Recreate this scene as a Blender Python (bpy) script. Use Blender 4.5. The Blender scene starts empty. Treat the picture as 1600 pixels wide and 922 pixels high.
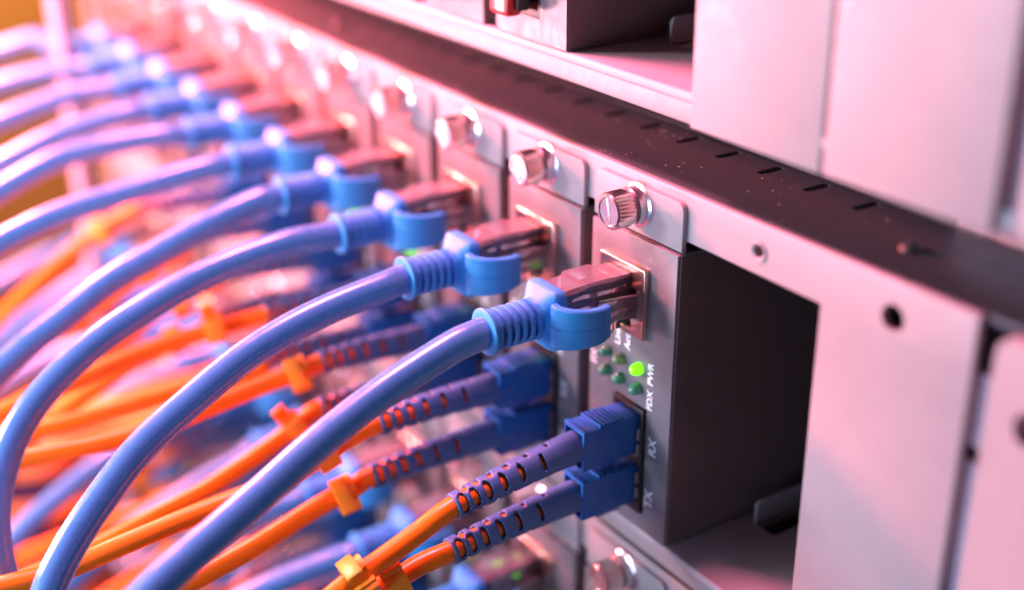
import bpy, bmesh, math, random
from mathutils import Vector, Matrix

random.seed(4)
S = 0.0105                      # one drawing unit (about a centimetre) in metres
scene = bpy.context.scene
COL = scene.collection

# ------------------------------------------------------------------ camera
cam_d = bpy.data.cameras.new('camera')
cam = bpy.data.objects.new('camera', cam_d)
COL.objects.link(cam)
R_ = Vector((0.55174495, 0.83399772, -0.00503057))
U_ = Vector((-0.33580217, 0.22766863, 0.91400432))
F_ = Vector((-0.76342283, 0.502608, -0.40567326))
CP = Vector((14.95888072, -13.17996077, 7.16558517))
cam.matrix_world = Matrix(((R_.x, U_.x, -F_.x, CP.x * S), (R_.y, U_.y, -F_.y, CP.y * S),
                           (R_.z, U_.z, -F_.z, CP.z * S), (0, 0, 0, 1)))
cam_d.lens = 45.6636
cam_d.sensor_width = 36.0
cam_d.clip_start = 0.005
cam_d.clip_end = 50.0
cam_d.dof.use_dof = True
cam_d.dof.focus_distance = 21.9 * S
cam_d.dof.aperture_fstop = 5.3
scene.camera = cam

# ------------------------------------------------------------------ world, lamps, exposure
world = bpy.data.worlds.new('World')
scene.world = world
world.use_nodes = True
wb = world.node_tree.nodes['Background']
wb.inputs['Color'].default_value = (0.72, 0.50, 0.66, 1)
wb.inputs['Strength'].default_value = 1.0
wt = world.node_tree            # the dim room: reddish towards the left, nearly dark elsewhere
wc = wt.nodes.new('ShaderNodeTexCoord')
ws = wt.nodes.new('ShaderNodeSeparateXYZ')
wr = wt.nodes.new('ShaderNodeValToRGB')
wm = wt.nodes.new('ShaderNodeMapRange')
wm.inputs['From Min'].default_value = -1.0
wm.inputs['From Max'].default_value = 1.0
wt.links.new(wc.outputs['Generated'], ws.inputs['Vector'])
wt.links.new(ws.outputs['X'], wm.inputs['Value'])
wt.links.new(wm.outputs['Result'], wr.inputs['Fac'])
wr.color_ramp.elements[0].position = 0.02
wr.color_ramp.elements[0].color = (0.42, 0.14, 0.18, 1)
wr.color_ramp.elements[1].position = 0.62
wr.color_ramp.elements[1].color = (0.05, 0.038, 0.052, 1)
wt.links.new(wr.outputs['Color'], wb.inputs['Color'])
scene.view_settings.view_transform = 'Standard'
scene.view_settings.look = 'None'
scene.view_settings.exposure = 0.0
scene.view_settings.gamma = 1.0
scene.cycles.max_bounces = 10
scene.cycles.transmission_bounces = 10
scene.cycles.transparent_max_bounces = 12
scene.cycles.sample_clamp_indirect = 8.0
scene.cycles.caustics_reflective = False
scene.cycles.caustics_refractive = False


def lamp(name, pos, target, size, power, color, size_y=None):
    d = bpy.data.lights.new(name, 'AREA')
    d.energy = power
    d.color = color
    d.size = size * S
    if size_y:
        d.shape = 'RECTANGLE'
        d.size_y = size_y * S
    o = bpy.data.objects.new(name, d)
    COL.objects.link(o)
    p, t = Vector(pos), Vector(target)
    o.location = p * S
    o.rotation_euler = (t - p).to_track_quat('-Z', 'Y').to_euler()
    return o


lamp('front_lamp', (-44, -54, 22), (0, 0, -3), 14, 4.9, (1.0, .74, .86))
lamp('top_lamp', (-17, -6.5, 33), (-9, -4, -3), 8, 5.4, (1.0, .20, .36))
lamp('red_lamp', (-27, -10.5, 7), (-20, -2, -2), 4, 5.0, (1.0, .11, .11))
lamp('cable_fill', (-9, -30, -3), (-3, -7, -6), 6, .70, (.66, .82, 1.0))  # unseen light added to brighten the cables at lower left
lamp('low_fill', (-32, -20, -7), (-11, -4, -10), 5, 1.15, (1.0, .50, .58))  # added from low left to lift the lower cables, no fixture stands there
lamp('fill_lamp', (9, -52, -8), (-2, -3, -4), 16, 1.2, (.46, .60, .95))
lamp('wall_fill', (-78, -8, 22), (-90, 14, -15), 20, 7.0, (1.0, .62, .25))  # unseen warm light added for the wall, not a fitting on it


# ------------------------------------------------------------------ materials
def mat(name, color, rough=0.5, metal=0.0, trans=0.0, emit=None, estr=0.0, bump=0.0, bscale=60.0,
        mottle=0.0, specks=0.0, ior=1.5, coat=0.0, spec=0.5, sss=0.0):
    m = bpy.data.materials.new(name)
    m.use_nodes = True
    nt = m.node_tree
    b = nt.nodes['Principled BSDF']
    b.inputs['Base Color'].default_value = (*color, 1)
    b.inputs['Roughness'].default_value = rough
    b.inputs['Metallic'].default_value = metal
    b.inputs['Transmission Weight'].default_value = trans
    b.inputs['IOR'].default_value = ior
    b.inputs['Coat Weight'].default_value = coat
    b.inputs['Specular IOR Level'].default_value = spec
    if sss:
        b.inputs['Subsurface Weight'].default_value = sss
        b.inputs['Subsurface Radius'].default_value = (1, .6, .4)
        b.inputs['Subsurface Scale'].default_value = 0.1 * S
    if emit:
        b.inputs['Emission Color'].default_value = (*emit, 1)
        b.inputs['Emission Strength'].default_value = estr
    tc = nt.nodes.new('ShaderNodeTexCoord')
    mp = nt.nodes.new('ShaderNodeMapping')
    mp.inputs['Scale'].default_value = (1 / S, 1 / S, 1 / S)
    nt.links.new(tc.outputs['Object'], mp.inputs['Vector'])

    def noise(scale, detail=3):
        n = nt.nodes.new('ShaderNodeTexNoise')
        n.inputs['Scale'].default_value = scale
        n.inputs['Detail'].default_value = detail
        nt.links.new(mp.outputs['Vector'], n.inputs['Vector'])
        return n
    last = None
    if mottle:
        n = noise(1.3, 5)
        mx = nt.nodes.new('ShaderNodeMix')
        mx.data_type = 'RGBA'
        mx.inputs['A'].default_value = (*[c * (1 - mottle) for c in color], 1)
        mx.inputs['B'].default_value = (*[min(1, c * (1 + mottle)) for c in color], 1)
        nt.links.new(n.outputs['Fac'], mx.inputs['Factor'])
        nt.links.new(mx.outputs['Result'], b.inputs['Base Color'])
        last = mx.outputs['Result']
        rr = nt.nodes.new('ShaderNodeMapRange')
        rr.inputs['From Min'].default_value = 0.3
        rr.inputs['From Max'].default_value = 0.7
        rr.inputs['To Min'].default_value = max(0.02, rough - 0.07)
        rr.inputs['To Max'].default_value = min(1, rough + 0.07)
        n2 = noise(3.7, 6)
        nt.links.new(n2.outputs['Fac'], rr.inputs['Value'])
        nt.links.new(rr.outputs['Result'], b.inputs['Roughness'])
    if specks:
        v = nt.nodes.new('ShaderNodeTexVoronoi')
        v.inputs['Scale'].default_value = 6.0
        nt.links.new(mp.outputs['Vector'], v.inputs['Vector'])
        n = noise(0.8, 2)
        sb = nt.nodes.new('ShaderNodeMapRange')       # speck radius varies, many cells have none
        sb.inputs['From Min'].default_value = 0.42
        sb.inputs['From Max'].default_value = 0.75
        sb.inputs['To Min'].default_value = 0.0
        sb.inputs['To Max'].default_value = 0.14 * specks
        nt.links.new(n.outputs['Fac'], sb.inputs['Value'])
        lt = nt.nodes.new('ShaderNodeMath')
        lt.operation = 'LESS_THAN'
        nt.links.new(v.outputs['Distance'], lt.inputs[0])
        nt.links.new(sb.outputs['Result'], lt.inputs[1])
        mx = nt.nodes.new('ShaderNodeMix')
        mx.data_type = 'RGBA'
        mx.inputs['A'].default_value = (*color, 1)
        mx.inputs['B'].default_value = (0.75, 0.72, 0.72, 1)
        if last:
            nt.links.new(last, mx.inputs['A'])
        nt.links.new(lt.outputs['Value'], mx.inputs['Factor'])
        nt.links.new(mx.outputs['Result'], b.inputs['Base Color'])
    if bump:
        n = noise(bscale, 2)
        bp = nt.nodes.new('ShaderNodeBump')
        bp.inputs['Strength'].default_value = bump
        bp.inputs['Distance'].default_value = 0.01 * S
        nt.links.new(n.outputs['Fac'], bp.inputs['Height'])
        nt.links.new(bp.outputs['Normal'], b.inputs['Normal'])
    return m


M_paint = mat('grey_paint', (.345, .325, .34), .42, bump=.25, bscale=45, mottle=.06)
M_top_shaded = mat('shelf_top_shaded_paint', (.075, .088, .112), .40, bump=.3, bscale=45, mottle=.12, specks=1.6)  # the same grey paint, darkened for the shade under the shelf above
M_floor = mat('shelf_floor_paint', (.46, .42, .45), .42, bump=.3, bscale=45, mottle=.10, specks=1.0)
M_card = mat('card_paint', (.185, .17, .185), .36, bump=.25, bscale=45, mottle=.08, specks=.5)
M_side_dark = mat('card_side_dark', (.13, .09, .085), .38, bump=.3, bscale=30, mottle=.15)  # dark brown standing in for the unlit card sides in the bay
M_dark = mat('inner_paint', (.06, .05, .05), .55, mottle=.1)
M_post = mat('post_paint', (.62, .66, .76), .45, mottle=.08)
M_knob = mat('nickel', (.92, .76, .72), .24, 1.0, bump=.05, bscale=30)
M_collar = mat('brushed_nickel', (.82, .76, .78), .27, 1.0)
M_slot = mat('slot_metal', (.78, .72, .70), .35, 1.0)
M_jack = mat('jack_shield', (.86, .60, .48), .25, 1.0, bump=.1, bscale=20)
M_gold = mat('gold_contact', (.9, .62, .2), .25, 1.0)
M_black = mat('black_plastic', (.018, .015, .016), .4)
M_beige = mat('shutter_plastic', (.30, .22, .19), .5)
M_clear = mat('clear_plastic', (.94, .90, 1.0), .05, trans=.83, ior=1.45)
M_wire = mat('wire_plastic', (.62, .62, .86), .45)
M_boot = mat('blue_rubber', (.05, .365, .84), .50, mottle=.05, bump=.12, bscale=40, spec=.38)
M_relief = mat('blue_sleeve', (.06, .17, .40), .40, mottle=.08, bump=.15, bscale=40)
M_sc = mat('blue_connector', (.008, .13, .44), .36, mottle=.05, bump=.1, bscale=50)
M_cable = mat('blue_cable_jacket', (.065, .265, .60), .28, mottle=.015, bump=.0, bscale=8, coat=.3)
M_orange = mat('orange_cable_jacket', (1.0, .22, .008), .34, mottle=.05, bump=.05, bscale=10)
M_clip = mat('orange_clip_plastic', (1.0, .36, .03), .36, sss=.15)
M_led = mat('lamp_green', (.10, .42, .24), .12, trans=.3, coat=.6)
M_led_pale = mat('lamp_green_pale', (.34, .45, .22), .12, trans=.4, coat=.6)
M_lit = mat('lamp_lit', (.16, .8, .02), .15, emit=(.17, 1.0, .0), estr=1.7, coat=.5)
M_white = mat('white_ink', (.95, .93, .93), .5)
M_redcap = mat('red_cap_plastic', (.75, .03, .03), .25, trans=.2)
M_wall = mat('wooden_wall', (.55, .27, .07), .6, mottle=.2)
M_strap = mat('strap_fabric', (.05, .02, .08), .8)
BUNDLE_AT = (-19.3, -7.0, -14.6)
STRAPS = (-.4, 1.1, 2.5)

M_peach = mat('peach_sleeve', (1.0, .27, .085), .5, mottle=.06)
M_cable_post = mat('lavender_post_paint', (.30, .27, .36), .5, mottle=.08)


# ------------------------------------------------------------------ mesh helpers (drawing units)
def box(bm, x0, x1, y0, y1, z0, z1, bev=0.0, seg=2):
    t = bmesh.new()
    bmesh.ops.create_cube(t, size=1)
    for v in t.verts:
        v.co = Vector(((x0 + x1) / 2 + v.co.x * (x1 - x0), (y0 + y1) / 2 + v.co.y * (y1 - y0),
                       (z0 + z1) / 2 + v.co.z * (z1 - z0)))
    if bev:
        bmesh.ops.bevel(t, geom=t.edges[:], offset=bev, segments=seg, affect='EDGES', profile=0.5)
    merge(bm, t)


def merge(bm, t):
    me = bpy.data.meshes.new('scrap')
    t.to_mesh(me)
    t.free()
    bm.from_mesh(me)
    bpy.data.meshes.remove(me)


def lathe_y(bm, cx, cz, prof, seg=40, cap=True):
    """prof: list of (y, r); revolved about the Y direction through (cx, cz)"""
    rings = []
    for y, r in prof:
        rings.append([bm.verts.new((cx + r * math.cos(a), y, cz + r * math.sin(a)))
                      for a in [2 * math.pi * k / seg for k in range(seg)]])
    for a, b in zip(rings, rings[1:]):
        for k in range(seg):
            bm.faces.new((a[k], a[(k + 1) % seg], b[(k + 1) % seg], b[k]))
    if cap:
        bm.faces.new(rings[0])
        bm.faces.new(rings[-1])


def loft_y(bm, secs, seg=40):
    """secs: (y, cx, cz, hx, hz, p) superellipse sections"""
    rings = []
    for y, cx, cz, hx, hz, p in secs:
        ring = []
        for k in range(seg):
            a = 2 * math.pi * (k + .5) / seg
            c, s = math.cos(a), math.sin(a)
            ring.append(bm.verts.new((cx + hx * math.copysign(abs(c) ** (2 / p), c), y,
                                      cz + hz * math.copysign(abs(s) ** (2 / p), s))))
        rings.append(ring)
    for a, b in zip(rings, rings[1:]):
        for k in range(seg):
            bm.faces.new((a[k], a[(k + 1) % seg], b[(k + 1) % seg], b[k]))
    bm.faces.new(rings[0])
    bm.faces.new(rings[-1])


def loft_box(bm, secs, cx, cz):
    """chamfered rectangles (y, half width, half height, chamfer) joined along Y"""
    rings = []
    for y, hx, hz, c in secs:
        rings.append([bm.verts.new((cx + a, y, cz + b)) for a, b in
                      ((hx, -hz + c), (hx, hz - c), (hx - c, hz), (-hx + c, hz), (-hx, hz - c), (-hx, -hz + c), (-hx + c, -hz), (hx - c, -hz))])
    for a, b in zip(rings, rings[1:]):
        for k in range(8):
            bm.faces.new((a[k], a[(k + 1) % 8], b[(k + 1) % 8], b[k]))
    bm.faces.new(rings[0])
    bm.faces.new(rings[-1])


def spline(pts, n=8):
    P = [Vector(p) for p in pts]
    P = [P[0] * 2 - P[1]] + P + [P[-1] * 2 - P[-2]]
    out = []
    for i in range(1, len(P) - 2):
        a, b, c, d = P[i - 1:i + 3]
        for k in range(n):
            t = k / n
            out.append(0.5 * ((2 * b) + (c - a) * t + (2 * a - 5 * b + 4 * c - d) * t * t
                              + (3 * b - a - 3 * c + d) * t ** 3))
    out.append(P[-2])
    return out


def tube(bm, path, r, seg=20):
    rings = []
    nrm = None
    for i, p in enumerate(path):
        t = (path[min(i + 1, len(path) - 1)] - path[max(i - 1, 0)]).normalized()
        if nrm is None:
            nrm = t.orthogonal().normalized()
        nrm = (nrm - t * nrm.dot(t)).normalized()
        b = t.cross(nrm)
        rings.append([bm.verts.new(p + (nrm * math.cos(a) + b * math.sin(a)) * r)
                      for a in [2 * math.pi * k / seg for k in range(seg)]])
    for a, b in zip(rings, rings[1:]):
        for k in range(seg):
            bm.faces.new((a[k], a[(k + 1) % seg], b[(k + 1) % seg], b[k]))
    bm.faces.new(rings[0])
    bm.faces.new(rings[-1])


def finish(bm, sharp=35):
    bmesh.ops.recalc_face_normals(bm, faces=bm.faces[:])
    for f in bm.faces:
        f.smooth = True
    for e in bm.edges:
        if len(e.link_faces) == 2 and e.calc_face_angle(0) > math.radians(sharp):
            e.smooth = False


def obj(name, bm, m, parent=None, loc=(0, 0, 0), sharp=35):
    finish(bm, sharp)
    bm.transform(Matrix.Scale(S, 4))
    me = bpy.data.meshes.new(name)
    bm.to_mesh(me)
    bm.free()
    me.materials.append(m)
    o = bpy.data.objects.new(name, me)
    COL.objects.link(o)
    o.location = Vector(loc) * S
    if parent:
        o.parent = parent
    return o


def cut(o, bm):
    """drill the shapes in bm (drawing units) out of o"""
    bmesh.ops.recalc_face_normals(bm, faces=bm.faces[:])
    bm.transform(Matrix.Scale(S, 4))
    me = bpy.data.meshes.new('cutter')
    bm.to_mesh(me)
    bm.free()
    c = bpy.data.objects.new('cutter', me)
    COL.objects.link(c)
    c.parent = o.parent
    c.location = o.location
    md = o.modifiers.new('cut', 'BOOLEAN')
    md.object = c
    md.solver = 'EXACT'
    md.use_self = True
    bpy.context.view_layer.update()
    dg = bpy.context.evaluated_depsgraph_get()
    new = bpy.data.meshes.new_from_object(o.evaluated_get(dg))
    o.modifiers.clear()
    old = o.data
    o.data = new
    new.name = o.name
    bpy.data.meshes.remove(old)
    bpy.data.objects.remove(c)
    bpy.data.meshes.remove(me)
    b = bmesh.new()
    b.from_mesh(o.data)
    finish(b, 35)
    b.to_mesh(o.data)
    b.free()


def thing(name, label, cat, loc=(0, 0, 0), group=None, kind=None):
    o = bpy.data.objects.new(name, None)
    o.empty_display_size = 0.5 * S
    COL.objects.link(o)
    o.location = Vector(loc) * S
    o['label'] = label
    o['category'] = cat
    if group:
        o['group'] = group
    if kind:
        o['kind'] = kind
    return o


def copy_tree(o, parent=None):
    c = o.copy()
    COL.objects.link(c)
    if parent:
        c.parent = parent
    for ch in list(o.children):
        copy_tree(ch, c)
    return c


def text_mesh(body, size):
    cu = bpy.data.curves.new('lettering', 'FONT')
    cu.body = body
    cu.size = size
    cu.align_x = 'CENTER'
    cu.align_y = 'CENTER'
    cu.extrude = 0.004
    cu.offset = 0.007
    t = bpy.data.objects.new('lettering', cu)
    COL.objects.link(t)
    bpy.context.view_layer.update()
    dg = bpy.context.evaluated_depsgraph_get()
    me = bpy.data.meshes.new_from_object(t.evaluated_get(dg))
    bpy.data.objects.remove(t)
    # text lies in XY reading +X; stand it on the front face reading upwards (+Z), tops to -X
    me.transform(Matrix(((0, -1, 0, 0), (0, 0, -1, 0), (1, 0, 0, 0), (0, 0, 0, 1))))
    me.transform(Matrix.Scale(S, 4))
    me.materials.append(M_white)
    return me


ORD = ['first', 'second', 'third', 'fourth', 'fifth', 'sixth', 'seventh', 'eighth', 'ninth', 'tenth', 'eleventh',
       'twelfth', 'thirteenth']
PITCH = 2.7
LOWER = -7.47                    # the shelf below hangs this far down
BASE = -15.3                     # and the bottom shelf

# ------------------------------------------------------------------ the back wall
bm = bmesh.new()
box(bm, -96, -90, -90, 90, -80, 60)
o = obj('wall', bm, M_wall)
o['kind'] = 'structure'

# ------------------------------------------------------------------ rack posts
def rack_post(x0, x1, y0, label):
    t = thing('rack_post', label, 'rack post', ((x0 + x1) / 2, y0, -12), 'upright posts of the rack')
    bm = bmesh.new()
    w = (x1 - x0) / 2
    h_ = min(.48, w * .35)
    box(bm, -w, w, 0, .25, -26, 40, .05)
    o = obj('post_face', bm, M_post, t)
    cb = bmesh.new()
    for k in range(-18, 30):
        box(cb, -h_, h_, -1, 1, k * 1.5 - .48, k * 1.5 + .48, .08)
    cut(o, cb)
    bm = bmesh.new()
    box(bm, -w, -w + .25, .26, 4, -26, 40, .04)
    obj('post_flange', bm, M_post, t)
    bm = bmesh.new()
    box(bm, w - .25, w, .26, 4, -26, 40, .04)
    obj('post_flange', bm, M_post, t)


rack_post(3.3, 8.0, 2.55, 'pale blue grey rack post behind the gap at the right of the shelves')
ct = thing('cable_post', 'slim lavender upright post the blurred far cables pass at upper left', 'cable post', (-24.4, -3.2, -12))
bm = bmesh.new()
box(bm, -.45, .45, -.2, .2, -26, 40, .06)
obj('post_face', bm, M_cable_post, ct)
for z in (0, 5, 14, 18):
    bm = bmesh.new()
    box(bm, -.35, .35, .21, 1.4, z - .08, z + .08, .03)
    obj('cable_finger', bm, M_cable_post, ct)

# ------------------------------------------------------------------ chassis shelves
def chassis(dz, label, slots=False, holes=False, bay=2.97):
    t = thing('equipment_chassis', label, 'equipment shelf', (0, 0, dz), 'grey metal shelves stacked in the rack')
    xs = [-33.6, -32.6, bay, 5.68]
    zs = [-7.22, -6.85, -.70, .15]
    bm = bmesh.new()
    for yy in (.1, .24):
        g = [[bm.verts.new((x, yy, z)) for z in zs] for x in xs]
        for i in range(3):
            for j in range(3):
                if not (i == 1 and j == 1):
                    bm.faces.new((g[i][j], g[i + 1][j], g[i + 1][j + 1], g[i][j + 1]))
    bmesh.ops.bridge_loops(bm, edges=[e for e in bm.edges if len(e.link_faces) == 1]) if False else None
    # side walls of the plate: outer rim and bay opening
    bm.verts.ensure_lookup_table()
    vs = list(bm.verts)
    F0 = [vs[i * 4:(i + 1) * 4] for i in range(4)]
    B0 = [vs[16 + i * 4:16 + (i + 1) * 4] for i in range(4)]
    def wall(a, b):
        (i, j), (k, l) = a, b
        bm.faces.new((F0[i][j], F0[k][l], B0[k][l], B0[i][j]))
    for i in range(3):
        wall((i, 0), (i + 1, 0)); wall((i, 3), (i + 1, 3))
        wall((0, i), (0, i + 1)); wall((3, i), (3, i + 1))
    wall((1, 1), (2, 1)); wall((1, 2), (2, 2)); wall((1, 1), (1, 2)); wall((2, 1), (2, 2))
    bmesh.ops.recalc_face_normals(bm, faces=bm.faces[:])
    ed = [e for e in bm.edges if e.calc_face_angle(0) > 1]
    bmesh.ops.bevel(bm, geom=ed, offset=.045, segments=3, affect='EDGES', profile=.5)
    o = obj('front_frame', bm, M_paint, t)
    if holes:
        cb = bmesh.new()
        lathe_y(cb, 1.66, -.30, [(-.5, .10), (.6, .10)], 24)
        lathe_y(cb, 4.31, -.40, [(-.5, .2), (.6, .2)], 28)
        cut(o, cb)
        bm = bmesh.new()
        lathe_y(bm, 1.66, -.30, [(.085, .17), (.07, .15), (.085, .115), (.3, .1), (.3, .17)], 28, cap=False)
        obj('threaded_insert', bm, M_paint, t)
    bm = bmesh.new()
    box(bm, -33.55, 8.4, .245, 2.5, .03, .145, .02)
    box(bm, -33.55, 3.1, 2.51, 22, .03, .145, .02)
    o = obj('top_panel', bm, M_top_shaded, t)
    if slots:
        cb = bmesh.new()
        k = -30
        for k in range(-31, 3):
            x = -.13 + 1.06 * k
            box(cb, x - .085, x + .085, 1.74, 2.30, -.5, .5, .08, 4)
        cut(o, cb)
        for x, y, z in ((3.62, 1.15, .145), (-14.6, 1.15, .145), (-30, 1.15, .145)):
            bm = bmesh.new()
            bmesh.ops.create_uvsphere(bm, u_segments=20, v_segments=10, radius=.16)
            for v in bm.verts:
                v.co = Vector((x, y, z)) + Vector((v.co.x, v.co.y, max(v.co.z, -.02) * .7))
            obj('rivet', bm, M_top_shaded, t)
    bm = bmesh.new()
    box(bm, -32.55, bay - .01, -.02, 20.9, -6.835, -6.66, .06, 3)
    o = obj('floor_panel', bm, M_floor, t)
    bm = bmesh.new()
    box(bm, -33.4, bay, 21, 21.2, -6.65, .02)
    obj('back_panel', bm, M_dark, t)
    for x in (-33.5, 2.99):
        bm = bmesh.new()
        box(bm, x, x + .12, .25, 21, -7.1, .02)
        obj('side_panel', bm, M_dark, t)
    bm = bmesh.new()
    box(bm, 5.1, 6.4, .36, .46, -7.0, -.75, .03)
    o = obj('side_flange', bm, M_post, t)
    cb = bmesh.new()
    box(cb, 5.3, 6.2, .1, .8, -2.1, -1.85, .05)
    cut(o, cb)
    # ear at the right end
    for x0, x1 in ((6.08, 8.5),):
        bm = bmesh.new()
        box(bm, x0, x1, -.05, .12, -7.1, .1)
        ed = [e for e in bm.edges if abs(e.verts[0].co.y - e.verts[1].co.y) > .1]
        bmesh.ops.bevel(bm, geom=ed, offset=.25, segments=5, affect='EDGES', profile=.5)
        o = obj('mounting_ear', bm, M_paint, t)
        cb = bmesh.new()
        hx = 6.75 if x0 > 0 else -37.9
        for hz in (-1.0, -6.1):
            lathe_y(cb, hx, hz, [(-.5, .26), (.6, .26)], 28)
        cut(o, cb)
    return t


def guides(t, xs):
    """card guides punched up out of the shelf floor"""
    fl = [c for c in t.children if c.name.startswith('floor_panel')][0]
    cb = bmesh.new()
    for x in xs:
        box(cb, x + .03, x + .5, 1.9, 5.5, -7.5, -6, .0)
    cut(fl, cb)
    for x in xs:
        bm = bmesh.new()
        box(bm, x - .03, x + .03, 1.9, 5.5, -6.70, -6.18)
        ed = [e for e in bm.edges if abs(e.verts[0].co.x - e.verts[1].co.x) > .01 and e.verts[0].co.z > -6.3]
        bmesh.ops.bevel(bm, geom=ed, offset=.14, segments=4, affect='EDGES', profile=.5)
        obj('card_guide', bm, M_paint, t)


UP = 8.49
ch_up = chassis(UP, 'upper grey shelf with pale pink front, topmost of the stacked shelves', bay=3.02)
guides(ch_up, [-2.75])
ch_mid = chassis(0, 'middle grey shelf with slotted top and open bay at its right end', slots=True, holes=True)
guides(ch_mid, [.3])
ch_low = chassis(LOWER, 'lower grey shelf under the open bay, with blurred cards and cables')
ch_base = chassis(BASE, 'bottom grey shelf, half hidden by the blurred cables at lower left')

bp = thing('blank_panel', 'blurred pale pink blank plate closing the bay above the slotted shelf top', 'blank panel', (1.45, 0, UP))
bm = bmesh.new()
box(bm, -1.39, 1.39, -.03, .09, -7.21, 1.5, .04, 3)
obj('plate', bm, M_paint, bp)
bm = bmesh.new()
box(bm, 2.875 - 1.45, 5.72 - 1.45, -.03, .09, -7.2, 1.5, .04, 3)
sp = obj('blank_panel', bm, M_paint, None, (1.45, 0, UP))
sp['label'] = 'blurred pale pink end plate at top right, right of the vertical seam'
sp['category'] = 'blank panel'

# ------------------------------------------------------------------ interface cards
def tab_mesh():
    bm = bmesh.new()
    box(bm, -2.38, 0, 0, .095, -.87, -.02)
    ed = [e for e in bm.edges if abs(e.verts[0].co.y - e.verts[1].co.y) > .05 and e.verts[0].co.z > -.5]
    bmesh.ops.bevel(bm, geom=ed, offset=.16, segments=5, affect='EDGES', profile=.5)
    ed = [e for e in bm.edges if max(v.co.y for v in e.verts) < .01]
    bmesh.ops.bevel(bm, geom=ed, offset=.02, segments=2, affect='EDGES', profile=.5)
    return bm


def make_card():
    t = thing('interface_card', 'x', 'interface card', (0, 0, 0), 'interface cards standing in the middle shelf')
    obj('mounting_tab', tab_mesh(), M_paint, t)
    bm = bmesh.new()
    box(bm, -2.34, 0, -.07, 12, -6.62, -.91, .03, 2)
    hs = obj('housing', bm, M_card, t)
    cb = bmesh.new()
    box(cb, -1.955, -.72, -1, 1.2, -2.71, -1.42)
    box(cb, -1.54, -.63, -1, 1.2, -6.26, -4.06)
    cut(hs, cb)
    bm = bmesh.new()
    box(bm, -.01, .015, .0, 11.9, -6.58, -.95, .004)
    obj('side_dark_plate', bm, M_side_dark, t)  # thin plate added so the card side reads dark in the bay
    # thumbscrew
    bm = bmesh.new()
    n = 30
    prof = [(-.62, .0), (-.62, .235), (-.60, .27), (-.56, .30)]
    lathe_y(bm, -1.2, -.38, [(-.595, .02), (-.60, .215), (-.62, .235), (-.62, .262), (-.59, .285)], 48, cap=False)
    rings = []
    for y in (-.59, -.57, -.26, -.235):
        ring = []
        for k in range(2 * n):
            a = math.pi * k / n
            r = (.308 if k % 2 else .268) if y in (-.57, -.26) else .283
            ring.append(bm.verts.new((-1.2 + r * math.cos(a), y, -.38 + r * math.sin(a))))
        rings.append(ring)
    for a, b in zip(rings, rings[1:]):
        for k in range(2 * n):
            bm.faces.new((a[k], a[(k + 1) % (2 * n)], b[(k + 1) % (2 * n)], b[k]))
    lathe_y(bm, -1.2, -.38, [(-.235, .283), (-.21, .25), (-.18, .25), (-.18, .1)], 48, cap=False)
    lathe_y(bm, -1.2, -.38, [(-.595, .02), (-.59, .001)], 48, cap=False)
    for v in bm.verts:
        v.co.x = -1.2 + (v.co.x + 1.2) * 1.07
        v.co.z = -.38 + (v.co.z + .38) * 1.07
    ts = obj('thumbscrew', bm, M_knob, t, sharp=25)
    bm = bmesh.new()
    box(bm, -1.222, -1.178, -.606, -.59, -.60, -.16, .004)
    rot = Matrix.Rotation(math.radians(-14), 4, 'Y')
    for v in bm.verts:
        v.co = Vector((-1.2, 0, -.38)) + rot @ (v.co - Vector((-1.2, 0, -.38)))
    obj('slot', bm, M_slot, ts, sharp=25)
    bm = bmesh.new()
    lathe_y(bm, -1.2, -.38, [(-.20, .24), (-.20, .31), (-.17, .335), (-.03, .345), (-.002, .40), (-.002, .2)], 48, cap=False)
    obj('collar', bm, M_collar, ts)
    # shielded jack
    bm = bmesh.new()
    box(bm, -1.97, -.70, -.17, 1.1, -2.73, -1.40, .035, 3)
    jk = obj('network_port', bm, M_jack, t)
    cb = bmesh.new()
    box(cb, -1.76, -1.04, -.6, .95, -2.58, -1.55)
    box(cb, -1.10, -.88, -.6, .95, -2.34, -1.80)
    cut(jk, cb)
    bm = bmesh.new()
    box(bm, -1.88, -.80, .8, .99, -2.64, -1.50)
    obj('port_floor', bm, M_black, jk)
    # optical socket
    bm = bmesh.new()
    box(bm, -1.52, -.65, -.14, .9, -6.24, -4.08, .025, 2)
    so = obj('optical_port', bm, M_black, t)
    cb = bmesh.new()
    box(cb, -1.38, -.74, -1, .7, -5.02, -4.18)
    box(cb, -1.38, -.74, -1, .7, -6.04, -5.20)
    cut(so, cb)
    bm = bmesh.new()
    for z in (-4.72, -5.62):
        for q in (-.3, .02):
            box(bm, -.735, -.70, -.19, -.13, z + q, z + q + .24, .01)
    obj('shutter_edge', bm, M_beige, so)
    # indicator lamps
    for i, x in enumerate((-1.78, -1.37, -.87)):
        for j, z in enumerate((-3.33, -3.72)):
            bm = bmesh.new()
            lathe_y(bm, x, z, [(.02, .118), (-.16, .112), (-.215, .098), (-.255, .066), (-.275, .03), (-.28, .002)], 24)
            obj('indicator_lamp', bm, M_lit if (i == 2 and j == 0) else (M_led if (i, j) != (1, 0) else M_led_pale), t)
    for me, x, z in CARD_TEXT:
        o = bpy.data.objects.new('lettering', me)
        COL.objects.link(o)
        o.parent = t
        o.location = Vector((x, -.0745, z)) * S
    return t


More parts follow.
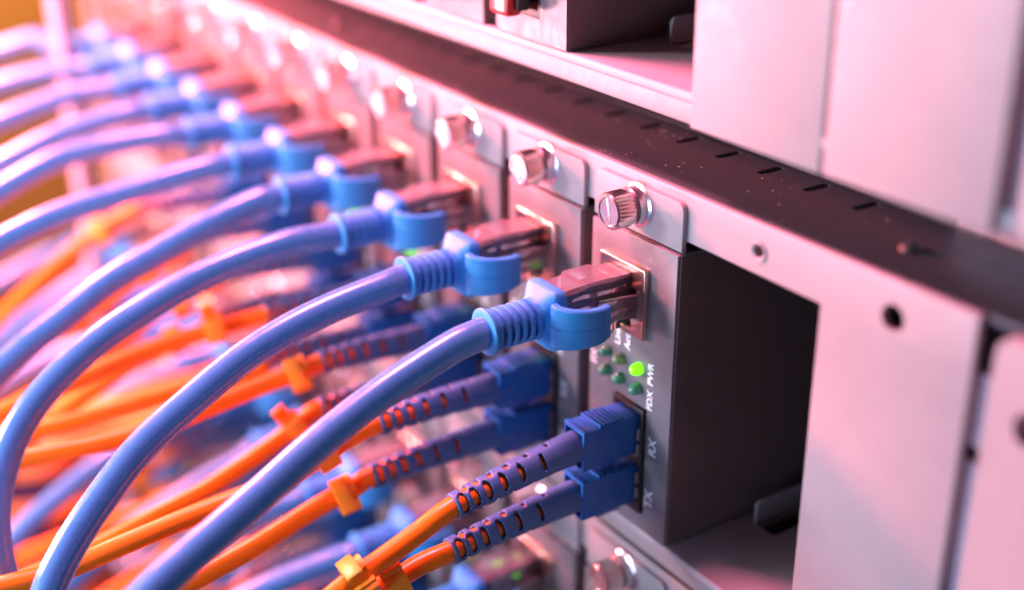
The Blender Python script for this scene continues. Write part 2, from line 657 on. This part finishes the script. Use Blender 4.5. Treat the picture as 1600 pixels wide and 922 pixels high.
CARD_TEXT = [(text_mesh('PWR', .20), -.55, -3.32), (text_mesh('FDX', .20), -.55, -3.84), (text_mesh('RX', .27), -.42, -4.74),
             (text_mesh('TX', .28), -.47, -5.84), (text_mesh('Link', .21), -1.50, -2.93), (text_mesh('Act', .21), -1.22, -2.95),
             (text_mesh('FX', .25), -2.18, -3.62)]
card0 = make_card()
card0['label'] = 'sharpest grey card, lit green lamp and dark side facing the empty bay'
cards = {0: card0}
CARDS_MID, CARDS_LOW, CARDS_BASE = 12, 12, 10
lamps0 = [c.data for c in card0.children if c.name.startswith('indicator_lamp')]      # column by column, upper then lower
swap = {}
for k, m_ in ((4, M_led), (3, M_lit), (5, M_lit)):          # on the other cards the two lower lamps glow
    swap[lamps0[k]] = lamps0[k].copy()
    swap[lamps0[k]].materials[0] = m_
for n in range(1, CARDS_MID):
    c = copy_tree(card0)
    for ch in c.children:
        if ch.data in swap:
            ch.data = swap[ch.data]
    c.location = Vector((-PITCH * n, 0, 0)) * S
    c['label'] = '%s grey card of the middle shelf, counted from the open bay leftwards' % ORD[n]
for n in range(0, CARDS_LOW):
    c = copy_tree(card0)
    c.location = Vector((-PITCH * n, 0, LOWER)) * S
    c['label'] = '%s blurred card of the lower shelf, counted from the right' % ORD[n]
    c['group'] = 'interface cards standing in the lower shelf'
for n in range(4, CARDS_BASE):
    c = copy_tree(card0)
    c.location = Vector((-PITCH * n, 0, BASE)) * S
    c['label'] = '%s blurred card of the bottom shelf, counted from the right' % ORD[n - 4]
    c['group'] = 'interface cards standing in the bottom shelf'

# cards of the upper shelf: only their feet and their red capped sockets are in the picture
def make_upper_card():
    t = thing('interface_card', 'x', 'interface card', (0, 0, 0), 'interface cards standing in the upper shelf')
    bm = bmesh.new()
    box(bm, -2.24, 0, -.02, 12, -6.64, -.91)
    ed = [e for e in bm.edges if abs(e.verts[0].co.y - e.verts[1].co.y) > .5 and e.verts[0].co.x < -1]
    bmesh.ops.bevel(bm, geom=ed, offset=.14, segments=4, affect='EDGES', profile=.5)
    hs = obj('housing', bm, M_card, t)
    cb = bmesh.new()
    box(cb, -2.1, -.80, -1, 1.2, -6.22, -3.6)
    cut(hs, cb)
    obj('mounting_tab', tab_mesh(), M_paint, t)
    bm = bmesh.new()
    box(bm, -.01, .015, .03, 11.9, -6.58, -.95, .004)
    obj('side_dark_plate', bm, M_side_dark, t)  # added dark plate, as on the cards below
    bm = bmesh.new()
    box(bm, -2.09, -.81, -.0, 1.1, -6.21, -3.61)
    so = obj('optical_port', bm, M_black, t)
    cb = bmesh.new()
    box(cb, -2.0, -.9, -1, .7, -6.1, -4.95, .02)
    box(cb, -2.0, -.9, -1, .7, -4.85, -3.7, .02)
    cut(so, cb)
    return t


def make_cap():
    bm = bmesh.new()
    box(bm, -1.62, -.98, -.60, -.25, -6.17, -5.0, .1, 4)
    box(bm, -1.86, -1.0, -.26, .6, -5.9, -5.1, .05, 3)
    return bm


uc = make_upper_card()
cap = thing('dust_cap', 'x', 'dust cap', (0, 0, 0), 'red dust caps in the upper shelf')
obj('cap_body', make_cap(), M_redcap, cap)
bm = bmesh.new()
box(bm, -.97, -.86, -.45, -.2, -6.05, -5.1, .03)
obj('cap_grip', bm, M_black, cap)
for n in range(5):
    c = uc if n == 0 else copy_tree(uc)
    c.location = Vector((-3.27 - PITCH * n, 0, UP)) * S
    c['label'] = ('pink lit card foot beside the dark opening at top centre, red cap in its socket' if n == 0 else
                  '%s card of the upper shelf, counted leftwards from its dark opening' % ORD[n])
    d = cap if n == 0 else copy_tree(cap)
    d.location = Vector((-3.27 - PITCH * n, 0, UP)) * S
    d['label'] = ('red plastic cap in the card beside the dark opening at top centre' if n == 0 else
                  'red plastic cap in the %s card of the upper shelf, from its dark opening' % ORD[n])

# ------------------------------------------------------------------ cables
PATHS = {
 'RJ': {
  0: [(-1.38, -2.97, -2.06), (-1.46, -3.62, -2.22), (-1.49, -4.81, -2.65), (-1.44, -5.99, -3.16), (-1.32, -7.17, -3.73), (-1.21, -8.29, -4.25), (-1.12, -8.95, -4.56), (-0.96, -9.53, -4.93), (-0.81, -10.02, -5.47)],
  1: [(-3.96, -2.73, -2.0), (-4.08, -3.38, -2.11), (-4.22, -4.34, -2.32), (-4.3, -5.18, -2.56), (-4.33, -6.04, -2.89), (-4.27, -7.03, -3.38), (-4.16, -8.03, -3.93), (-3.91, -8.95, -4.6), (-3.64, -9.63, -5.18), (-3.42, -10.05, -5.68), (-3.25, -10.44, -6.48)],
  2: [(-6.69, -2.75, -1.97), (-6.97, -3.93, -2.1), (-7.15, -4.93, -2.3), (-7.26, -5.81, -2.55), (-7.32, -6.83, -2.94), (-7.33, -7.72, -3.34), (-7.23, -8.65, -3.89), (-7.02, -9.36, -4.47), (-6.65, -9.89, -5.14), (-6.13, -10.23, -5.87), (-5.64, -10.31, -6.9), (-5.18, -10.36, -7.83), (-4.64, -10.38, -8.86)],
  3: [(-9.42, -2.8, -1.98), (-9.57, -3.48, -2.11), (-9.7, -4.45, -2.42), (-9.81, -5.56, -2.85), (-9.89, -6.66, -3.29), (-9.87, -7.65, -3.82), (-9.85, -8.62, -4.33), (-9.74, -9.47, -4.89), (-9.45, -10.26, -5.65)],
  4: [(-12.1, -2.75, -1.94), (-12.29, -3.55, -2.11), (-12.47, -4.35, -2.26), (-12.7, -5.37, -2.47), (-12.93, -6.43, -2.69), (-13.09, -7.44, -2.99), (-13.18, -8.58, -3.47), (-13.07, -9.78, -4.26)],
  5: [(-14.67, -2.55, -1.95), (-14.96, -3.47, -2.02), (-15.28, -4.51, -2.1), (-15.63, -5.88, -2.34), (-15.81, -7.32, -2.92), (-15.88, -8.55, -3.51)],
  6: [(-17.36, -2.55, -1.96), (-17.71, -3.72, -2.12), (-18.07, -5.21, -2.47), (-18.3, -6.73, -3.07), (-18.4, -8.05, -3.73)],
  7: [(-20.09, -2.6, -1.96), (-20.58, -4.12, -2.16), (-21.01, -6.01, -2.69), (-21.19, -7.4, -3.32)],
  8: [(-22.77, -2.58, -1.97), (-23.42, -3.99, -2.15), (-23.94, -5.26, -2.43), (-24.4, -6.66, -2.95)],
  9: [(-25.48, -2.59, -1.98), (-26.1, -3.56, -1.75), (-26.5, -4.57, -2.01), (-27.0, -6.05, -2.54)],
 },
 'FU': {
  0: [(-1.04, -3.85, -4.93), (-1.09, -4.55, -5.24), (-1.13, -5.15, -5.5), (-1.16, -5.62, -5.69), (-1.18, -6.03, -5.88), (-1.18, -6.68, -6.21), (-1.16, -7.51, -6.65)],
  1: [(-3.84, -3.78, -4.67), (-3.94, -4.39, -4.86), (-3.98, -4.81, -5.05), (-4.1, -5.75, -5.39), (-4.38, -7.07, -5.68), (-4.64, -8.35, -5.98), (-4.84, -9.44, -6.23), (-5.1, -10.46, -6.33), (-5.31, -11.25, -6.37)],
  2: [(-6.5, -3.65, -4.57), (-6.58, -4.04, -4.68), (-6.8, -4.92, -4.89), (-6.99, -5.8, -5.12), (-7.2, -6.79, -5.37), (-7.49, -7.84, -5.52), (-7.74, -8.64, -5.58), (-8.03, -9.64, -5.65), (-8.3, -10.51, -5.7)],
  3: [(-9.11, -3.45, -4.49), (-9.17, -3.68, -4.55), (-9.6, -5.17, -4.81), (-9.94, -6.48, -5.11), (-10.27, -8.05, -5.58), (-10.49, -9.08, -5.86), (-10.62, -9.85, -6.13)],
  4: [(-11.71, -3.33, -4.55), (-11.8, -3.73, -4.68), (-11.96, -4.43, -4.89), (-12.08, -5.19, -5.22), (-12.13, -5.97, -5.68), (-12.29, -7.32, -6.34), (-12.5, -8.77, -6.97), (-12.53, -9.67, -7.51)],
  5: [(-14.26, -3.22, -4.68), (-14.34, -3.6, -4.83), (-14.53, -4.66, -5.29), (-14.65, -5.81, -5.91), (-14.85, -7.24, -6.6), (-15.02, -8.15, -6.97), (-15.15, -9.08, -7.4)],
  6: [(-17.25, -3.56, -4.56), (-17.38, -4.05, -4.71), (-17.52, -4.99, -5.18), (-17.59, -5.88, -5.72), (-17.61, -6.79, -6.37), (-17.6, -7.52, -6.91), (-17.52, -8.64, -7.85)],
 },
 'FL': {
  0: [(-1.07, -3.92, -5.82), (-1.17, -4.41, -5.93), (-1.23, -4.88, -6.09), (-1.3, -5.46, -6.29), (-1.39, -6.27, -6.59), (-1.39, -7.1, -7.0)],
  1: [(-3.84, -3.97, -5.74), (-3.89, -4.35, -5.9), (-3.99, -4.97, -6.09), (-4.14, -6.22, -6.59), (-4.26, -7.06, -6.88), (-4.37, -7.77, -7.1), (-4.51, -8.81, -7.45)],
  2: [(-6.47, -3.74, -5.59), (-6.51, -4.07, -5.74), (-6.55, -4.72, -6.09), (-6.69, -6.08, -6.7), (-6.86, -7.11, -7.06), (-7.07, -8.36, -7.48), (-7.31, -9.57, -7.81), (-7.58, -10.72, -8.02)],
  3: [(-9.06, -3.65, -5.7), (-9.12, -3.93, -5.77), (-9.42, -4.93, -5.95), (-9.77, -6.11, -6.14), (-10.18, -7.52, -6.36), (-10.66, -9.16, -6.6), (-10.85, -9.91, -6.76)],
  4: [(-11.77, -3.65, -5.67), (-11.87, -4.11, -5.83), (-12.14, -5.28, -6.2), (-12.32, -6.5, -6.76), (-12.42, -7.73, -7.42), (-12.46, -8.97, -8.2)],
  5: [(-14.44, -3.59, -5.66), (-14.54, -4.07, -5.84), (-14.71, -5.04, -6.27), (-14.84, -6.37, -7.01), (-14.9, -7.55, -7.75), (-14.89, -8.75, -8.61)],
 },
}

XC, ZC = -1.40, -2.06            # network plug axis in a card
def make_plug(t):
    bm = bmesh.new()
    # clear body: stepped along its length
    loft_box(bm, [(.75, .33, .50, .03), (-.50, .33, .50, .03), (-.60, .39, .54, .04), (-1.12, .39, .54, .04), (-1.22, .35, .50, .06),
                  (-1.75, .35, .47, .06)], XC, ZC)
    pl = obj('plug', bm, M_clear, t, sharp=15)
    bm = bmesh.new()
    for k in range(8):
        z = ZC - .40 + k * .114
        box(bm, XC - .30, XC - .1, -.1, .55, z - .018, z + .018)
    obj('contacts', bm, M_gold, pl)
    bm = bmesh.new()
    for k in range(4):
        z = ZC - .33 + k * .22
        path = [Vector((XC, -1.6, ZC + (z - ZC) * .5)), Vector((XC + .05, -1.2, z)), Vector((XC + .1, -.5, z)), Vector((XC + .05, .3, z))]
        tube(bm, spline([tuple(p) for p in path], 5), .075, 10)
    obj('wires', bm, M_wire, pl)
    bm = bmesh.new()
    box(bm, -.035, .035, -.55, .55, -.22, .22, .02)
    box(bm, -.05, .075, .18, .30, -.28, .28, .02)
    rm = Matrix.Rotation(math.radians(-14), 4, 'Z')
    for v in bm.verts:
        v.co = Vector((XC + .55, -.42, ZC)) + rm @ v.co
    obj('latch', bm, M_clear, pl, sharp=15)


def make_boot(t):
    bm = bmesh.new()
    secs = [(-1.60, XC, ZC, .43, .53, 7), (-1.63, XC, ZC, .45, .55, 7), (-1.81, XC, ZC, .45, .55, 7), (-1.85, XC, ZC, .43, .53, 6),
            (-1.97, XC, ZC, .34, .38, 3), (-2.00, XC, ZC, .345, .36, 2.3), (-2.08, XC, ZC, .345, .355, 2.2)]
    y = -2.085
    for k in range(5):
        r, q = .352, .235
        secs += [(y, XC, ZC, q, q, 2), (y - .075, XC, ZC, q, q, 2), (y - .077, XC, ZC, r - .014, r - .014, 2.2), (y - .087, XC, ZC, r, r, 2.2),
                 (y - .146, XC, ZC, r, r, 2.2), (y - .156, XC, ZC, r - .014, r - .014, 2.2)]
        y -= .158
    secs += [(y, XC, ZC, .25, .25, 2), (y - .02, XC, ZC, .25, .25, 2), (y - .022, XC, ZC, .375, .385, 2.2), (y - .035, XC, ZC, .39, .40, 2.2),
             (y - .085, XC, ZC, .39, .40, 2.2), (y - .098, XC, ZC, .375, .385, 2.2), (y - .10, XC, ZC, .27, .27, 2)]
    loft_y(bm, secs, 44)
    bt = obj('boot', bm, M_boot, t, sharp=40)
    # snag guard: a curved strap beside the latch
    cl = spline([(-.97, -1.86, 0), (-.83, -1.84, 0), (-.67, -1.70, 0), (-.575, -1.48, 0), (-.57, -1.22, 0), (-.65, -1.0, 0)], 7)
    bm = bmesh.new()
    rings = []
    L = len(cl) - 1
    for i, p in enumerate(cl):
        tg = (cl[min(i + 1, L)] - cl[max(i - 1, 0)]).normalized()
        nr = Vector((tg.y, -tg.x, 0))
        if nr.x < 0:
            nr = -nr
        s = i / L
        h = .40 - .10 * s
        zc = ZC - .0 - .02 * s
        w = .075
        e = .025
        prof = [(w - e, h), (w, h - e), (w, .012), (w - .012, 0), (w, -.012), (w, -h + e), (w - e, -h), (-w + e, -h), (-w, -h + e), (-w, h - e), (-w + e, h)]
        rings.append([bm.verts.new((p.x + nr.x * a, p.y + nr.y * a, zc + b)) for a, b in prof])
    m_ = len(rings[0])
    for a, b in zip(rings, rings[1:]):
        for k in range(m_):
            bm.faces.new((a[k], a[(k + 1) % m_], b[(k + 1) % m_], b[k]))
    bm.faces.new(rings[0])
    bm.faces.new(rings[-1])
    obj('snag_guard', bm, M_boot, bt, sharp=30)


def rel(path, n, dz=0.0):
    return [(p[0] + PITCH * n, p[1], p[2] - dz) for p in path]


def net_cord(t, pts, r=.275):
    bm = bmesh.new()
    tube(bm, spline([(XC, -2.2, ZC), (XC, -2.75, ZC - .003)] + pts, 14), r, 36)
    obj('cord', bm, M_cable, t)


def net_points(n):
    p = rel(PATHS['RJ'][min(n, 9)], min(n, 9))[1:]
    a = Vector(p[0])
    return [tuple(Vector((XC, -3.05, ZC - .01)) * .8 + a * .2)] + p


nc0 = thing('network_cable', 'blue network cable nearest the camera, plugged in beside the open bay', 'network cable', (0, 0, 0),
            'blue network cables of the middle shelf')
make_plug(nc0)
make_boot(nc0)


def dup_cable(src, skip=('cord',)):
    c = src.copy()
    COL.objects.link(c)
    for ch in list(src.children):
        if not ch.name.startswith(skip):
            copy_tree(ch, c)
    return c


for n in range(0, 10):
    c = nc0 if n == 0 else dup_cable(nc0)
    if n:
        c.location = Vector((-PITCH * n, 0, 0)) * S
        c['label'] = 'blue network cable in the %s card of the middle shelf from the open bay' % ORD[n]
    net_cord(c, net_points(n))
for n in range(1, 11):
    c = dup_cable(nc0)
    c.location = Vector((-PITCH * n, 0, LOWER)) * S
    c['label'] = 'blurred blue network cable in the %s card of the lower shelf from the right' % ORD[n]
    c['group'] = 'blue network cables of the lower shelf'
    k = random.choice((1, 2, 3))
    a, b, d = random.uniform(-.5, .5), random.uniform(-.5, .3), random.uniform(.9, 1.1)
    q = [(p[0] + a * min(1, i / 3), -3 + (p[1] + 3) * d, p[2] + b * min(1, i / 4)) for i, p in enumerate(net_points(k))]
    net_cord(c, q)

for n in range(4, 11):
    c = dup_cable(nc0)
    c.location = Vector((-PITCH * n, 0, BASE)) * S
    c['label'] = 'blurred blue network cable in the %s card of the bottom shelf' % ORD[n - 4]
    c['group'] = 'blue network cables of the bottom shelf'
    a, b, d = random.uniform(-.5, .5), random.uniform(-.5, .3), random.uniform(.9, 1.1)
    q = [(p[0] + a * min(1, i / 3), -3 + (p[1] + 3) * d, p[2] + b * min(1, i / 4)) for i, p in enumerate(net_points(1 + n % 3))]
    net_cord(c, q)

# --- fibre cables
XF = -1.06
SLITS_A = (.13, .36, .62, .93, 1.30, 1.74)
SLITS_B = (.25, .49, .77, 1.11, 1.52, 1.96)


def make_connector(t):
    bm = bmesh.new()
    zc = 0
    box(bm, XF - .30, XF + .30, -1.35, .5, -.39, .39, .03, 2)
    cn = obj('connector', bm, M_sc, t)
    cb = bmesh.new()
    box(cb, XF - .245, XF + .245, -1.6, -.95, -.335, .335, .02)
    # grip steps cut into the side edges
    cut(cn, cb)
    bm = bmesh.new()
    for k in range(6):
        y = -.98 + k * .085
        box(bm, XF - .285, XF + .306, y - .022, y + .022, .37, .455, .018, 2)
        box(bm, XF - .285, XF + .306, y - .024, y + .024, -.43, -.37, .015, 2)
    box(bm, XF - .30, XF + .302, -1.352, -1.24, .372, .412, .012, 2)
    box(bm, XF - .29, XF + .302, -.45, -.2, .372, .41, .012, 2)
    obj('grip', bm, M_sc, cn)


def make_relief(t, pts):
    """slotted sleeve running along the first stretch of the cord"""
    path = spline(pts, 40)
    L = [0]
    for a, b in zip(path, path[1:]):
        L.append(L[-1] + (b - a).length)
    tot = L[-1]
    nr, seg = 150, 48
    bm = bmesh.new()
    rings = []
    j = 0
    for i in range(nr + 1):
        s = tot * i / nr
        while j < len(L) - 2 and L[j + 1] < s:
            j += 1
        f = (s - L[j]) / max(1e-6, L[j + 1] - L[j])
        p = path[j].lerp(path[j + 1], f)
        tg = (path[j + 1] - path[j]).normalized()
        x = tg.cross(Vector((0, 0, 1))).normalized()
        z = x.cross(tg)
        r = .305 - .065 * s / tot
        rings.append([bm.verts.new(p + (x * math.cos(a) + z * math.sin(a)) * r) for a in [2 * math.pi * k / seg for k in range(seg)]])
    for i in range(nr):
        u = tot * (i + .5) / nr
        d = tot - u
        for k in range(seg):
            a = 360 * (k + .5) / seg
            hole = False
            for grp, c0 in ((SLITS_A, 150), (SLITS_B, 60)):
                for q, g in enumerate(grp):
                    for c in (c0, c0 + 180):
                        da = abs((a - c + 180) % 360 - 180)
                        half = 50 - 2 * q
                        if da < half:
                            w = (.078 - .006 * q) * math.sqrt(max(0, 1 - (da / half) ** 4))
                            if abs(d - g) < w:
                                hole = True
            if not hole:
                A, B = rings[i], rings[i + 1]
                bm.faces.new((A[k], A[(k + 1) % seg], B[(k + 1) % seg], B[k]))
    for v in [v for v in bm.verts if not v.link_faces]:
        bm.verts.remove(v)
    bmesh.ops.recalc_face_normals(bm, faces=bm.faces[:])
    o = obj('strain_relief', bm, M_relief, t, sharp=50)
    md = o.modifiers.new('wall', 'SOLIDIFY')
    md.thickness = .055 * S
    md.offset = -1
    md.use_even_offset = False
    bpy.context.view_layer.update()
    dg = bpy.context.evaluated_depsgraph_get()
    me = bpy.data.meshes.new_from_object(o.evaluated_get(dg))
    o.modifiers.clear()
    o.data = me
    return o


def make_clip(t, p, tg, flip):
    """snap ring round the cord with a flat tongue"""
    tg = tg.normalized()
    x = tg.cross(Vector((0, 0, 1))).normalized()
    z = x.cross(tg)
    bm = bmesh.new()
    n = 30
    rings = []
    for y in (-.2, .2):
        ro, ri = [], []
        for k in range(n + 1):
            a = math.radians(flip + 25 + 310 * k / n)
            d = x * math.cos(a) + z * math.sin(a)
            ro.append(bm.verts.new(p + tg * y + d * .31))
            ri.append(bm.verts.new(p + tg * y + d * .21))
        rings.append((ro, ri))
    (a, b), (c, d) = rings
    for k in range(n):
        bm.faces.new((a[k], a[k + 1], c[k + 1], c[k]))
        bm.faces.new((b[k], b[k + 1], d[k + 1], d[k]))
        bm.faces.new((a[k], a[k + 1], b[k + 1], b[k]))
        bm.faces.new((c[k], c[k + 1], d[k + 1], d[k]))
    for k in (0, n):
        bm.faces.new((a[k], b[k], d[k], c[k]))
    # second, open half of the snap and a flat tongue
    t2 = bmesh.new()
    box(t2, -.05, .05, -.2, .2, -.30, .14, .02)
    aa = math.radians(flip + 60)
    e = x * math.cos(aa) + z * math.sin(aa)
    h = tg.cross(e)
    for v in t2.verts:
        v.co = p + e * (.33 + v.co.x) + tg * v.co.y + h * v.co.z
    merge(bm, t2)
    t2 = bmesh.new()
    box(t2, -.04, .04, -.09, .2, -.46, .2, .02)
    aa = math.radians(flip - 70)
    e = x * math.cos(aa) + z * math.sin(aa)
    h = tg.cross(e)
    for v in t2.verts:
        v.co = p + e * (.30 + v.co.x) + tg * v.co.y + h * v.co.z
    merge(bm, t2)
    return obj('cable_clip', bm, M_clip, t, sharp=40)


PROTO = None


def fibre_cable(n, row, which, pts, label, group, flip, reuse):
    global PROTO
    zc = (-4.60, -5.62)[which]
    t = thing('fibre_cable', label, 'fibre cable', (-PITCH * n, 0, row + zc), group)
    if PROTO is None:
        make_connector(t)
        PROTO = [c for c in t.children][0]
    else:
        copy_tree(PROTO, t)
    q = [Vector((p[0], p[1], p[2] - zc)) for p in pts]
    tip = q[0]
    head = [(XF, -1.0, 0), (XF, -1.5, -.02), tuple(Vector((XF, -1.5, -.02)).lerp(tip, .5) + Vector((0, 0, .03))), tuple(tip)]
    if reuse is None:
        rl = make_relief(t, head)
    else:
        rl = reuse.copy()
        COL.objects.link(rl)
        rl.parent = t
    line = spline(head + [tuple(p) for p in q[1:]], 10)
    bm = bmesh.new()
    tube(bm, line, .188, 18)
    obj('cord', bm, M_orange, t)
    # clip a little way after the sleeve
    best = min(range(1, len(line) - 1), key=lambda i: abs((line[i] - tip).length - CLIP_AT.get((n, which), 1.1) - (0 if line[i].y < tip.y else 50)))
    make_clip(t, line[best], line[best + 1] - line[best - 1], flip)
    return t, rl


CLIP_AT = {(0, 0): 1.92, (0, 1): 1.05, (1, 0): 1.12, (1, 1): .55, (2, 0): .45, (2, 1): .6}
RELIEF = {}
for n in range(0, 7):
    for which, key, port in ((0, 'FU', 'upper'), (1, 'FL', 'lower'))[:2 if n < 5 else 1]:
        m_ = min(n, 6 if key == 'FU' else 5)
        pts = rel(PATHS[key][m_], m_)
        if n > 2:
            pts[0] = tuple(RELIEF[which][1])
        lab = ('orange fibre cable nearest the camera, in the %s blue plug of the sharpest card' % port if n == 0 else
               'orange fibre cable in the %s port of the %s card from the open bay' % (port, ORD[n]))
        t, rl = fibre_cable(n, 0, which, pts, lab, 'orange fibre cables of the middle shelf', (150, 20, 200, 90)[(n + which) % 4],
                            None if n < 3 else RELIEF[which][0])
        if n == 2:
            RELIEF[which] = (rl, pts[0])
for n in range(2, 8):
    for which, key, port in ((0, 'FU', 'upper'), (1, 'FL', 'lower')):
        pts = rel(PATHS[key][1 + (n + which) % 3], 1 + (n + which) % 3)
        a, b = random.uniform(-.6, .6), random.uniform(-.6, .2)
        pts = [(p[0] + a * min(1, i / 4), p[1], p[2] + b * min(1, i / 4)) for i, p in enumerate(pts)]
        pts[0] = tuple(RELIEF[which][1])
        fibre_cable(n, LOWER, which, pts, 'blurred fibre cable in the %s port of the %s lower shelf card from the right' % (port, ORD[n]),
                    'orange fibre cables of the lower shelf', 200, RELIEF[which][0])
for n in range(5, 9):
    for which, key, port in ((0, 'FU', 'upper'), (1, 'FL', 'lower')):
        pts = rel(PATHS[key][1 + (n + which) % 3], 1 + (n + which) % 3)
        a, b = random.uniform(-.9, .9), random.uniform(-.6, .9)
        pts = [(p[0] + a * min(1, i / 4), p[1], p[2] + b * min(1, i / 4)) for i, p in enumerate(pts)]
        pts[0] = tuple(RELIEF[which][1])
        fibre_cable(n, BASE, which, pts, 'blurred fibre cable in the %s port of the %s bottom shelf card' % (port, ORD[n - 4]),
                    'orange fibre cables of the bottom shelf', 200, RELIEF[which][0])

# ------------------------------------------------------------------ the padded sleeve at the lower left
bd = thing('cable_sleeve', 'thick hanging salmon cable sleeve with dark bands, orange cords entering its top at lower left',
           'cable sleeve', BUNDLE_AT)
rb = random.Random(7)
bm = bmesh.new()
seg = 56
rings = []
for z, r in ((-18, 2.1), (-8, 2.12), (-1.4, 2.15), (-.4, 2.18), (-.05, 2.10), (.3, 2.18), (.8, 2.22), (1.2, 2.18), (1.5, 2.10), (1.8, 2.18),
             (2.2, 2.2), (2.5, 2.14), (2.75, 2.06), (3.0, 2.1), (3.2, 2.0), (3.25, 1.9), (2.8, 1.85)):
    r *= .8
    rings.append([bm.verts.new((r * math.cos(2 * math.pi * k / seg), r * math.sin(2 * math.pi * k / seg), z)) for k in range(seg)])
for a, b in zip(rings, rings[1:]):
    for k in range(seg):
        bm.faces.new((a[k], a[(k + 1) % seg], b[(k + 1) % seg], b[k]))
bm.faces.new(rings[0])
bm.faces.new(rings[-1])
obj('padding', bm, M_peach, bd)
for cnt, rad in ((1, 0), (6, .55), (10, 1.15)):
    for k in range(cnt):
        a = 2 * math.pi * (k + rad) / cnt
        lean = rb.uniform(.6, 1.3)
        x9, y9 = rad * math.cos(a), rad * math.sin(a)
        pts = [(x9, y9, 2.0), (x9 + .1, y9 + .1, 3.0), (x9 + .8 * lean, y9 + 1.2, 3.9), (x9 + 2.2 * lean, y9 + 3.2, 4.6),
               (x9 + 3.2 * lean, y9 + 6.0, 4.9)]
        bm = bmesh.new()
        tube(bm, spline(pts, 6), .24, 12)
        obj('cord', bm, M_orange, bd)
for z in STRAPS:
    bm = bmesh.new()
    R4 = []
    for r, zz in ((1.66, z - .26), (1.81, z - .24), (1.81, z + .24), (1.66, z + .26)):
        R4.append([bm.verts.new((r * math.cos(2 * math.pi * k / seg), r * math.sin(2 * math.pi * k / seg), zz)) for k in range(seg)])
    for a, b in zip(R4, R4[1:] + R4[:1]):
        for k in range(seg):
            bm.faces.new((a[k], a[(k + 1) % seg], b[(k + 1) % seg], b[k]))
    obj('band', bm, M_strap, bd)
